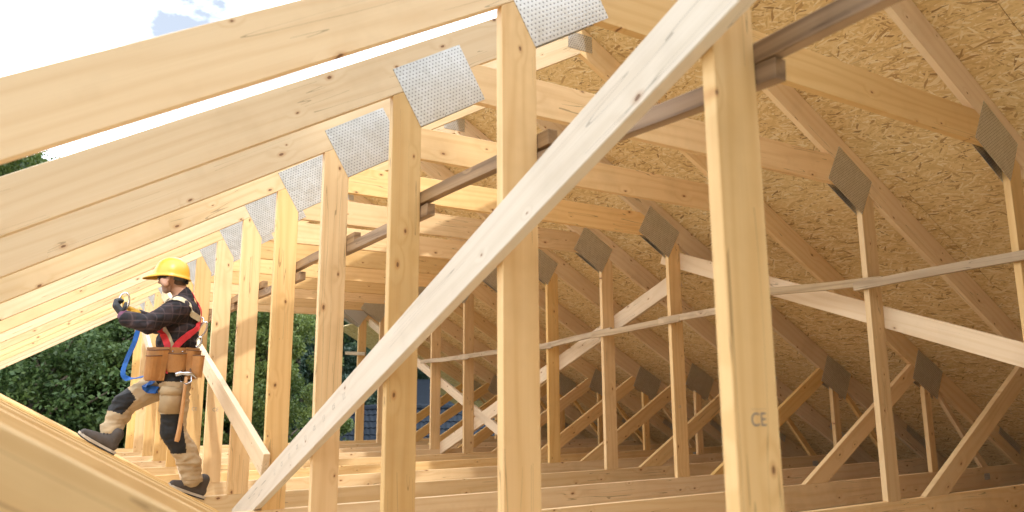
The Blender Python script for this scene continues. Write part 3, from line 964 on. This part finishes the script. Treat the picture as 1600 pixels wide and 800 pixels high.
for m in (M_SKIN, M_STUB, M_PLAID, M_BLACK, M_TAN, M_GLOVE):
    body_me.materials.append(m)
# folds in the cloth, then colour regions
body_me.update()
nrmv = [v.normal.copy() for v in body_me.vertices]
for v, n in zip(body_me.vertices, nrmv):
    p = v.co
    if p.z < 1.45 and p.z > .10:
        leg = p.z < .80
        q = Vector((p.x * 9, p.y * 9, p.z * (20 if leg else 12)))
        amp = .0085 if leg else .0075
        if leg and (p.z < .30 or (p.x < -2.85 and p.z < .55)): amp = .013
        f = noise.noise(q) + .5 * noise.noise(q * 2.1 + Vector((3, 7, 1)))
        f = f + .55 * (1 - abs(noise.noise(q * 1.3 + Vector((9, 2, 4)))) * 3)
        v.co = p + n * amp * f
for f in body_me.polygons:
    p = f.center
    best = min(prims, key=lambda pr: sdist(p, pr))
    t = best[5]
    if t == 'tan' and p.z > .835 and p.x > -2.66: t = 'black'
    if t == 'tan':
        # knee pads on the fronts of both knees
        kL = p - P['knL']
        if p.x > -2.72 and p.y < 5.06 and .32 < p.z < .605:
            edge = -2.45 - (p.z - .32) * .18
            if p.x < edge and not (p.z < .40 and p.x < -2.66): t = 'black'
        ax = (P['hipR'] - P['knR']).normalized(); ay = (P['caR'] - P['knR']).normalized()
        kR = p - P['knR']
        if p.x < -2.70 and kR.dot(ax) < .070 and kR.dot(ay) < .095: t = 'black' if kR.dot((-ax - ay).normalized()) > -.055 else 'tan'
    if t == 'skin' and p.z < 1.60 and (p - P['skull']).dot(FD) > .035 and p.z < 1.56: t = 'stub'
    f.material_index = MI[t]
man = empty('person', (-2.50, 5.02, 0.0), 'worker in yellow hard hat, dark plaid shirt and tan trousers, striding up a truss strut', 'person')
MINV = Matrix.Translation(man.location).inverted()
def mpart(name, me, mat, parent=None):
    o = link(name, me, mat, parent or man)
    o.matrix_parent_inverse = MINV
    return o
body = mpart('body', body_me, None)
bvh = BVHTree.FromPolygons([v.co.copy() for v in body_me.vertices], [list(p.vertices) for p in body_me.polygons])

def catmull(pts, n=8):
    pts = [Vector(p) for p in pts]
    out = []
    for i in range(len(pts) - 1):
        p0 = pts[max(i - 1, 0)]; p1 = pts[i]; p2 = pts[i + 1]; p3 = pts[min(i + 2, len(pts) - 1)]
        for j in range(n):
            t = j / n
            out.append(.5 * (2 * p1 + (p2 - p0) * t + (2 * p0 - 5 * p1 + 4 * p2 - p3) * t * t + (3 * p1 - p0 - 3 * p2 + p3) * t ** 3))
    out.append(pts[-1])
    return out
def ribbon(name, pts, w, th, hug=True, wdir=None, off=.006):
    path = catmull(pts)
    nn = []
    if hug:
        q = []
        for p in path:
            loc, n, i, d = bvh.find_nearest(p)
            q.append(loc + n * off); nn.append(n)
        # smooth the hugging path
        for _ in range(3):
            q = [q[0]] + [(q[i - 1] + q[i] * 2 + q[i + 1]) / 4 for i in range(1, len(q) - 1)] + [q[-1]]
        path = q
    bm = bmesh.new(); rings = []
    for i, p in enumerate(path):
        d = (path[min(i + 1, len(path) - 1)] - path[max(i - 1, 0)]).normalized()
        n = nn[i] if hug else (Vector(wdir).cross(d)).normalized()
        a = d.cross(n).normalized(); n = a.cross(d).normalized()
        rings.append([bm.verts.new(p + a * (w / 2) * s + n * (th / 2) * u) for s, u in ((-1, -1), (1, -1), (1, 1), (-1, 1))])
    for r0, r1 in zip(rings, rings[1:]):
        for j in range(4):
            bm.faces.new((r0[j], r0[(j + 1) % 4], r1[(j + 1) % 4], r1[j]))
    bm.faces.new(rings[0][::-1]); bm.faces.new(rings[-1])
    return bm_mesh(name, bm)
RB = {
 'beige': [(-2.696, 4.900, 1.404), (-2.661, 4.860, 1.440), (-2.626, 4.860, 1.442), (-2.572, 4.850, 1.406), (-2.516, 4.900, 1.352), (-2.433, 5.050, 1.298)],
 'red1': [(-2.545, 5.10, 1.52), (-2.475, 5.04, 1.47), (-2.425, 5.01, 1.39), (-2.400, 5.03, 1.310)],
 'red2': [(-2.410, 5.050, 1.299), (-2.450, 4.950, 1.230), (-2.517, 4.870, 1.155), (-2.578, 4.840, 1.090), (-2.612, 4.830, 1.051)],
 'red3': [(-2.701, 4.950, 1.271), (-2.685, 4.900, 1.188), (-2.658, 4.860, 1.102), (-2.636, 4.840, 1.046)],
 'tan3': [(-2.680, 4.950, 1.272), (-2.655, 4.900, 1.189), (-2.622, 4.860, 1.112), (-2.592, 4.840, 1.056)],
 'red4': [(-2.660, 4.840, 1.023), (-2.659, 4.840, 0.954), (-2.664, 4.840, 0.908)],
}
for k, w, m, off in (('tan3', .034, M_SAND, .006), ('beige', .046, M_SAND, .010), ('red1', .044, M_RED, .010), ('red2', .050, M_RED, .012), ('red3', .046, M_RED, .009), ('red4', .040, M_RED, .010)):
    o = mpart('harness_strap', ribbon('harness_strap', RB[k], w, .004, True, off=off), m)
BL_ = [(-2.816, 5.080, 1.225), (-2.832, 5.100, 1.126), (-2.868, 5.120, 1.008), (-2.889, 5.120, 0.900), (-2.854, 5.100, 0.858), (-2.802, 5.000, 0.865), (-2.765, 4.950, 0.873)]
mpart('harness_strap', ribbon('harness_strap', BL_, .038, .004, False, wdir=(.75, -.55, .25)), M_BLUE)
BL2 = [(-2.785, 4.960, 0.865), (-2.755, 4.970, 0.810), (-2.709, 4.980, 0.783), (-2.655, 4.960, 0.769)]
mpart('harness_strap', ribbon('harness_strap', BL2, .055, .005, True, off=.012), M_BLUE)
def ring_tube(name, c, a, b, ra, rb, r, n=28, seg=6, dent=0.0):
    bm = bmesh.new()
    c, a, b = Vector(c), Vector(a).normalized(), Vector(b).normalized()
    w = a.cross(b)
    rings = []
    for i in range(n):
        t = 2 * math.pi * i / n
        p = c + a * ra * math.cos(t) + b * rb * math.sin(t)
        d = (-a * ra * math.sin(t) + b * rb * math.cos(t)).normalized()
        u = d.cross(w).normalized()
        rings.append([bm.verts.new(p + (u * math.cos(2 * math.pi * j / seg) + w * math.sin(2 * math.pi * j / seg)) * r) for j in range(seg)])
    for i in range(n):
        r0, r1 = rings[i], rings[(i + 1) % n]
        for j in range(seg):
            bm.faces.new((r0[j], r0[(j + 1) % seg], r1[(j + 1) % seg], r1[j]))
    return bm_mesh(name, bm, True)
mpart('harness_ring', ring_tube('harness_ring', (-2.388, 5.06, 1.305), (0, .5, .9), (.75, -.6, .2), .030, .026, .0055), M_STEEL)
# hanging steel hook at the small of the back
mpart('harness_hook', ring_tube('harness_hook', (-2.375, 5.02, 1.235), (.35, 0, .93), (.9, -.25, -.34), .062, .024, .0065), M_STEEL)
mpart('harness_hook', ring_tube('harness_hook', (-2.405, 4.99, 1.135), (.3, 0, .95), (.9, -.25, -.3), .040, .020, .008), M_STEEL)

# hard hat
def helmet_mesh():
    bm = bmesh.new()
    n, m = 44, 14
    rows = []
    prof = [(1.075, -.012), (1.085, -.004), (1.02, .004)] + [(math.cos(t) ** .82, math.sin(t)) for t in [math.pi / 2 * i / m * .985 for i in range(1, m + 1)]]
    for j, (rr, zz) in enumerate(prof):
        row = []
        for i in range(n):
            a = 2 * math.pi * i / n
            f, l = math.cos(a), math.sin(a)
            x, y = f * .131 * rr, l * .109 * rr
            z = zz * .144 if j > 2 else zz
            if j < 2 and f > .35:
                k = (f - .35) / .65
                x += .060 * k ** 1.2; z -= .022 * k
            if j < 3 and f < -.3: z -= .016 * (-f - .3)
            if j > 4:
                z += .006 * math.exp(-((y) / .014) ** 2) + .004 * math.exp(-((abs(y) - .038) / .010) ** 2)
            row.append(bm.verts.new((x, y, z)))
        rows.append(row)
    for r0, r1 in zip(rows, rows[1:]):
        for i in range(n):
            bm.faces.new((r0[i], r0[(i + 1) % n], r1[(i + 1) % n], r1[i]))
    bm.faces.new(rows[-1])
    geo = bm.faces[:]
    me = bm_mesh('helmet', bm, True)
    return me
hm = helmet_mesh()
o = link('helmet', hm, M_YEL, man)
R = Matrix((FD, -LD if FD.cross(-LD).z > 0 else LD, UD)).transposed()
if R.determinant() < 0: R = Matrix((FD, LD, UD)).transposed()
Mx = (Matrix.Rotation(rad(-3), 3, LD) @ R).to_4x4(); Mx.translation = V3(-2.622, 5.037, 1.628)
o.matrix_parent_inverse = MINV
o.matrix_basis = Mx
sm = o.modifiers.new('thickness', 'SOLIDIFY'); sm.thickness = .004
# headband at the back of the head, hair below it
HB = P['skull'] - UD * .058
pts = []
for i in range(13):
    a = rad(-75 + 150 * i / 12)
    pts.append(HB - FD * .100 * math.cos(a) + LD * .083 * math.sin(a) - UD * .012 * math.cos(a))
mpart('headband', ribbon('headband', pts, .034, .006, True, off=.007), M_BAND)
mpart('headband_knob', ring_tube('headband_knob', HB - FD * .108 - UD * .020, (0, 0, 1), LD, .014, .014, .009), M_TREAD)
bm = bmesh.new()
HAIR = []
for i in range(13):
    a = rad(-68 + 136 * i / 12)
    HAIR.append(P['skull'] - UD * .085 - FD * .085 * math.cos(a) + LD * .075 * math.sin(a))
mpart('hair', ribbon('hair', HAIR, .050, .006, True, off=.002), simple('brown_hair', (.10, .06, .035), .7, var=.4, scale=80))
# sunglasses
E0 = V3(-2.700, 5.030, 1.619)
gl = ribbon('sunglasses', [P['ear'] + UD * .014 + LD * .012, E0 + LD * .062 - FD * .030, E0 + LD * .052 + FD * .004, E0 + FD * .014, E0 - LD * .052 + FD * .004, E0 - LD * .062 - FD * .030], .014, .005, True, off=.008)
mpart('sunglasses', gl, M_SHADE)
for s in (1, -1):
    bm = bmesh.new()
    m4 = Matrix((FD, LD, UD)).transposed().to_4x4() @ Matrix.Rotation(s * .45, 4, 'Z') @ Matrix.Diagonal((.008, .032, .024, 1))
    m4.translation = E0 + LD * .034 * s + FD * .004 - UD * .006
    bmesh.ops.create_icosphere(bm, subdivisions=2, radius=1, matrix=m4)
    mpart('lens', bm_mesh('lens', bm, True), M_SHADE)

# gloves with separate fingers
def hand(name, palm, fwd, up, side, curl, mat, thumb_side):
    """fwd: from wrist to knuckles; up: back of the hand; side: towards the little finger"""
    fwd, up, side = [Vector(x).normalized() for x in (fwd, up, side)]
    palm = Vector(palm)
    pr = [cap(palm - fwd * .045 - side * .012, palm + fwd * .030 - side * .022, .024, .021), cap(palm - fwd * .045 + side * .014, palm + fwd * .024 + side * .024, .023, .019)]
    for i, (o_, L) in enumerate(((-.030, .078), (-.010, .088), (.011, .082), (.030, .066))):
        p = palm + fwd * (.040 - abs(i - 1) * .004) + side * o_
        d = fwd.copy(); ang = 0
        for s, (l, r) in enumerate(((.44, .0125), (.32, .0115), (.24, .0102))):
            ang += curl[s] + .06 * i
            d = fwd * math.cos(ang) - up * math.sin(ang)
            q = p + d * L * l
            pr.append(cap(p, q, r, r * .93)); p = q
    t0 = palm - fwd * .028 + side * thumb_side * -.026
    d1 = (fwd * .55 - side * .55 * thumb_side - up * .5).normalized()
    d2 = (fwd * .75 - up * .65).normalized()
    pr += [cap(t0, t0 + d1 * .040, .016, .0135), cap(t0 + d1 * .040, t0 + d1 * .040 + d2 * .032, .0132, .0115)]
    return blob(name, pr, .0045, 2)
gL = hand('glove', (-2.972, 4.935, 1.352), (-.42, .12, .55), (-.80, -.30, -.35), (-.25, .95, .1), (.55, 1.0, .8), M_GLOVE, 1)
mpart('glove', gL, M_GLOVE)
gR = hand('glove', (-2.872, 5.085, 1.352), (-.92, -.25, .30), (-.1, .60, .75), (.25, -.75, .5), (.40, .7, .6), M_GLOVE, 1)
gR.materials.append(M_GLOVE); gR.materials.append(M_YELC)
for f in gR.polygons:
    f.material_index = 1 if f.normal.dot(V3(.0, -.75, -.35)) > .15 else 0
mpart('glove', gR, None)
def cuff(name, a, b, r0, r1, mat):
    bm = bmesh.new()
    tube(bm, [a, Vector(a).lerp(Vector(b), .5), b], [r0, (r0 + r1) / 2 + .003, r1], 14)
    return mpart(name, bm_mesh(name, bm, True), mat)
dL = (P['wrL'] - P['elL']).normalized()
cuff('glove_cuff', P['wrL'] - dL * .02, V3(-2.950, 4.925, 1.315), .047, .037, M_CUFF)

# boots
def boot(heel, toe, yaw_up):
    heel, toe = Vector(heel), Vector(toe)
    X = (toe - heel).normalized()
    Z = (UD - X * UD.dot(X)).normalized()
    Y = Z.cross(X)
    R = Matrix((X, Y, Z)).transposed()
    def w(p): return heel + R @ Vector(p)
    L = .285
    pr = [cap(w((.045, 0, .052)), w((.075, 0, .062)), .043, .045), cap(w((.085, 0, .060)), w((.185, .004, .046)), .047, .040), cap(w((.185, .004, .044)), w((.246, .006, .038)), .043, .034),
          cap(w((.200, -.014, .036)), w((.235, -.010, .034)), .032, .030), cap(w((.055, 0, .070)), w((.060, 0, .130)), .044, .047), cap(w((.085, 0, .095)), w((.120, .002, .070)), .036, .034)]
    up = blob('boot', pr, .006, 3)
    o = mpart('boot', up, M_BOOT)
    # sole: outline swept, toe spring, heel block
    out = [(-.004, .0), (.004, .030), (.035, .041), (.09, .036), (.13, .035), (.19, .046), (.235, .044), (.268, .026), (.280, .003), (.268, -.022), (.235, -.040), (.19, -.046), (.13, -.036), (.09, -.036), (.035, -.041), (.004, -.030)]
    def lift(x): return .014 * max(0, (x - .19) / .09) ** 1.6
    def slab(nm, z0, z1, grow, mat, keep=lambda x: True):
        bm = bmesh.new()
        a = [bm.verts.new(w((.14 + (x - .14) * grow, y * grow, z0 + lift(x)))) for x, y in out]
        b = [bm.verts.new(w((.14 + (x - .14) * grow, y * grow, z1 + lift(x)))) for x, y in out]
        bm.faces.new(a); bm.faces.new(b[::-1])
        for i in range(len(out)):
            bm.faces.new((a[i], a[(i + 1) % len(out)], b[(i + 1) % len(out)], b[i]))
        s = link(nm, bm_mesh(nm, bm), mat, o)
        return s
    slab('sole', .009, .026, 1.03, M_SOLE)
    slab('tread', .0, .009, 1.0, M_TREAD)
    bm = bmesh.new()
    for i in range(5):
        c = Vector((.098 + i * .018, 0, .120 - i * .013))
        pts = [w(c + Vector((0, -.026, -.010))), w(c + Vector((.006, -.008, .004))), w(c + Vector((.006, .010, .004))), w(c + Vector((0, .028, -.010)))]
        tube(bm, pts, [.0035] * 4, 5)
    link('laces', bm_mesh('laces', bm, True), M_TREAD, o)
    return o
boot((-2.288, 5.021, -.026), (-2.566, 5.021, .082), 0)
boot((-2.915, 5.021, .322), (-3.170, 5.021, .470), 0)
def hem(a, b, r, mat):
    bm = bmesh.new(); tube(bm, [a, b], [r, r * 1.03], 18)
    return mpart('trouser_hem', bm_mesh('trouser_hem', bm, True), mat)
hem(P['anL'] + V3(0, 0, .015), P['anL'] + V3(.008, .004, -.028), .070, M_TAN)
hem(P['anR'] + V3(.01, 0, .022), P['anR'] + V3(-.008, 0, -.022), .067, M_TAN)

# tool belt
belt = []
for i in range(41):
    a = 2 * math.pi * i / 40
    belt.append(V3(-2.555, 5.04, 1.052) + FD * .152 * math.cos(a) + LD * .178 * math.sin(a))
bm = bmesh.new()
rows = []
for p in belt[:-1]:
    o_ = (p - V3(-2.555, 5.04, 1.052)).normalized()
    rows.append([bm.verts.new(p + UD * z + o_ * d) for z, d in ((-.033, 0), (-.033, .007), (.030, .007), (.030, 0))])
for i in range(40):
    r0, r1 = rows[i], rows[(i + 1) % 40]
    for j in range(4):
        bm.faces.new((r0[j], r0[(j + 1) % 4], r1[(j + 1) % 4], r1[j]))
tb = mpart('tool_belt', bm_mesh('tool_belt', bm), M_LEATH)
def pouch(c, nrm_, w0, w1, h, d0, d1, tilt=0.0):
    """open leather pocket: w0 top width, w1 bottom width, bulging from d1 at the bottom to d0 at the mouth"""
    nrm_ = Vector(nrm_).normalized(); u = UD.cross(nrm_).normalized()
    bm = bmesh.new()
    n = 9; rows = []
    for j in range(6):
        t = j / 5                                   # 0 bottom .. 1 mouth
        w = (w1 + (w0 - w1) * t ** .7) / 2
        if j == 0: w *= .88
        d = d1 + (d0 - d1) * t
        z = -h / 2 + h * t
        row = []
        for i in range(n):
            s = -1 + 2 * i / (n - 1)
            dep = d * (1 - abs(s) ** 3.2)
            row.append(Vector(c) + u * (s * w + tilt * z) + nrm_ * dep + UD * (z + .006 * s * s * (1 if j == 5 else 0)))
        rows.append(row)
    vv = [[bm.verts.new(p) for p in r] for r in rows]
    for a, b in zip(vv, vv[1:]):
        for i in range(n - 1):
            bm.faces.new((a[i], a[i + 1], b[i + 1], b[i]))
    # bottom and back panel
    back = [[bm.verts.new(Vector(c) + u * (s * (w1 if j == 0 else w0) / 2) + nrm_ * -.004 + UD * (-h / 2 + (h * 1.12) * j)) for s in (-1, 1)] for j in (0, 1)]
    bm.faces.new((back[0][0], back[0][1], back[1][1], back[1][0]))
    bm.faces.new([back[0][1], back[0][0]] + vv[0])
    bm.faces.new([back[0][0], back[1][0]] + [vv[j][0] for j in range(5, -1, -1)])
    bm.faces.new([back[1][1], back[0][1]] + [vv[j][-1] for j in range(6)])
    o = link('pouch', bm_mesh('pouch', bm, False), M_LEATH, tb)
    sd_ = o.modifiers.new('thickness', 'SOLIDIFY'); sd_.thickness = .004; sd_.offset = 0
    # stitched rim
    bm = bmesh.new()
    tube(bm, [p + nrm_ * .002 for p in rows[-1]], [.0042] * n, 5)
    link('pouch_rim', bm_mesh('pouch_rim', bm, True), M_LEATHD, tb)
    return o
pouch((-2.700, 4.905, .950), (-.62, -.78, 0), .165, .135, .215, .060, .035, .12)
pouch((-2.715, 4.885, .930), (-.62, -.78, 0), .115, .105, .165, .085, .060, .12)
pouch((-2.570, 4.868, .968), (-.10, -1, 0), .145, .115, .130, .050, .030)
pouch((-2.452, 4.900, .958), (.62, -.78, 0), .140, .110, .205, .050, .030, -.05)
pouch((-2.437, 4.885, .945), (.62, -.78, 0), .090, .080, .155, .075, .055, -.05)
for px_, pz_ in ((-2.600, 1.052), (-2.532, 1.052), (-2.640, 1.052)):
    bm = bmesh.new()
    bmesh.ops.create_icosphere(bm, subdivisions=1, radius=.007, matrix=Matrix.Translation((px_, 4.862, pz_)))
    link('rivet', bm_mesh('rivet', bm, True), M_STEEL, tb)
# cargo pocket on the thigh
bm = bmesh.new()
bmesh.ops.create_cube(bm, size=1.0, matrix=Matrix.Translation((-2.585, 4.862, .700)) @ Matrix.Rotation(.06, 4, 'Y') @ Matrix.Diagonal((.150, .034, .185, 1)))
bmesh.ops.bevel(bm, geom=list(bm.edges), offset=.010, segments=2, affect='EDGES')
mpart('cargo_pocket', bm_mesh('cargo_pocket', bm, True), M_TAN)
bm = bmesh.new()
bmesh.ops.create_cube(bm, size=1.0, matrix=Matrix.Translation((-2.585, 4.848, .765)) @ Matrix.Rotation(.06, 4, 'Y') @ Matrix.Diagonal((.158, .014, .062, 1)))
bmesh.ops.bevel(bm, geom=list(bm.edges), offset=.005, segments=2, affect='EDGES')
mpart('pocket_flap', bm_mesh('pocket_flap', bm, True), M_TAN)

# hammer in its steel loop
ham = empty('hammer', (-2.509, 4.825, .42), 'claw hammer with orange wooden handle hanging from the tool belt', 'hammer')
HI = Matrix.Translation(ham.location).inverted()
def hpart(name, me, mat):
    o = link(name, me, mat, ham); o.matrix_parent_inverse = HI; return o
bm = bmesh.new(); tube(bm, [(-2.500, 4.826, .870), (-2.506, 4.826, .76), (-2.512, 4.828, .62), (-2.520, 4.830, .50), (-2.530, 4.832, .425), (-2.534, 4.832, .410)], [.013, .012, .0145, .017, .019, .015], 10)
hpart('handle', bm_mesh('handle', bm, True), M_ASH)
bm = bmesh.new(); tube(bm, [(-2.575, 4.822, .885), (-2.545, 4.822, .893), (-2.530, 4.823, .893), (-2.500, 4.826, .893), (-2.470, 4.828, .893), (-2.448, 4.830, .880), (-2.430, 4.832, .858)], [.017, .017, .012, .017, .014, .010, .004], 10)
hpart('hammer_head', bm_mesh('hammer_head', bm, True), M_STEEL)
bm = bmesh.new(); tube(bm, [(-2.530, 4.850, .93), (-2.538, 4.808, .835), (-2.50, 4.796, .815), (-2.466, 4.808, .835), (-2.472, 4.850, .93)], [.006] * 5, 6)
link('hammer_loop', bm_mesh('hammer_loop', bm, True), M_STEEL, tb)

# scaffold hook in his hands
hk = empty('lanyard_hook', (-2.936, 5.0, 1.40), 'silver lanyard hook held up in the gloved hands of the worker', 'hook')
KI = Matrix.Translation(hk.location).inverted()
def kpart(name, me, mat):
    o = link(name, me, mat, hk); o.matrix_parent_inverse = KI; return o
kpart('hook_frame', ring_tube('hook_frame', (-2.934, 5.0, 1.412), (.10, 0, 1), (1, -.1, -.10), .066, .034, .0065, 32, 7), M_STEEL)
bm = bmesh.new(); tube(bm, [(-2.952, 4.998, 1.455), (-2.940, 4.996, 1.425), (-2.936, 4.996, 1.385), (-2.930, 4.998, 1.350)], [.006, .007, .007, .006], 7)
kpart('gate', bm_mesh('gate', bm, True), M_YELC)
kpart('lanyard_webbing', ribbon('lanyard_webbing', [(-2.925, 5.03, 1.352), (-2.895, 5.04, 1.340), (-2.865, 5.05, 1.345), (-2.830, 5.06, 1.330), (-2.815, 5.075, 1.28), (-2.815, 5.08, 1.225)], .030, .005, False, wdir=(.3, -.8, .5)), M_YELC)
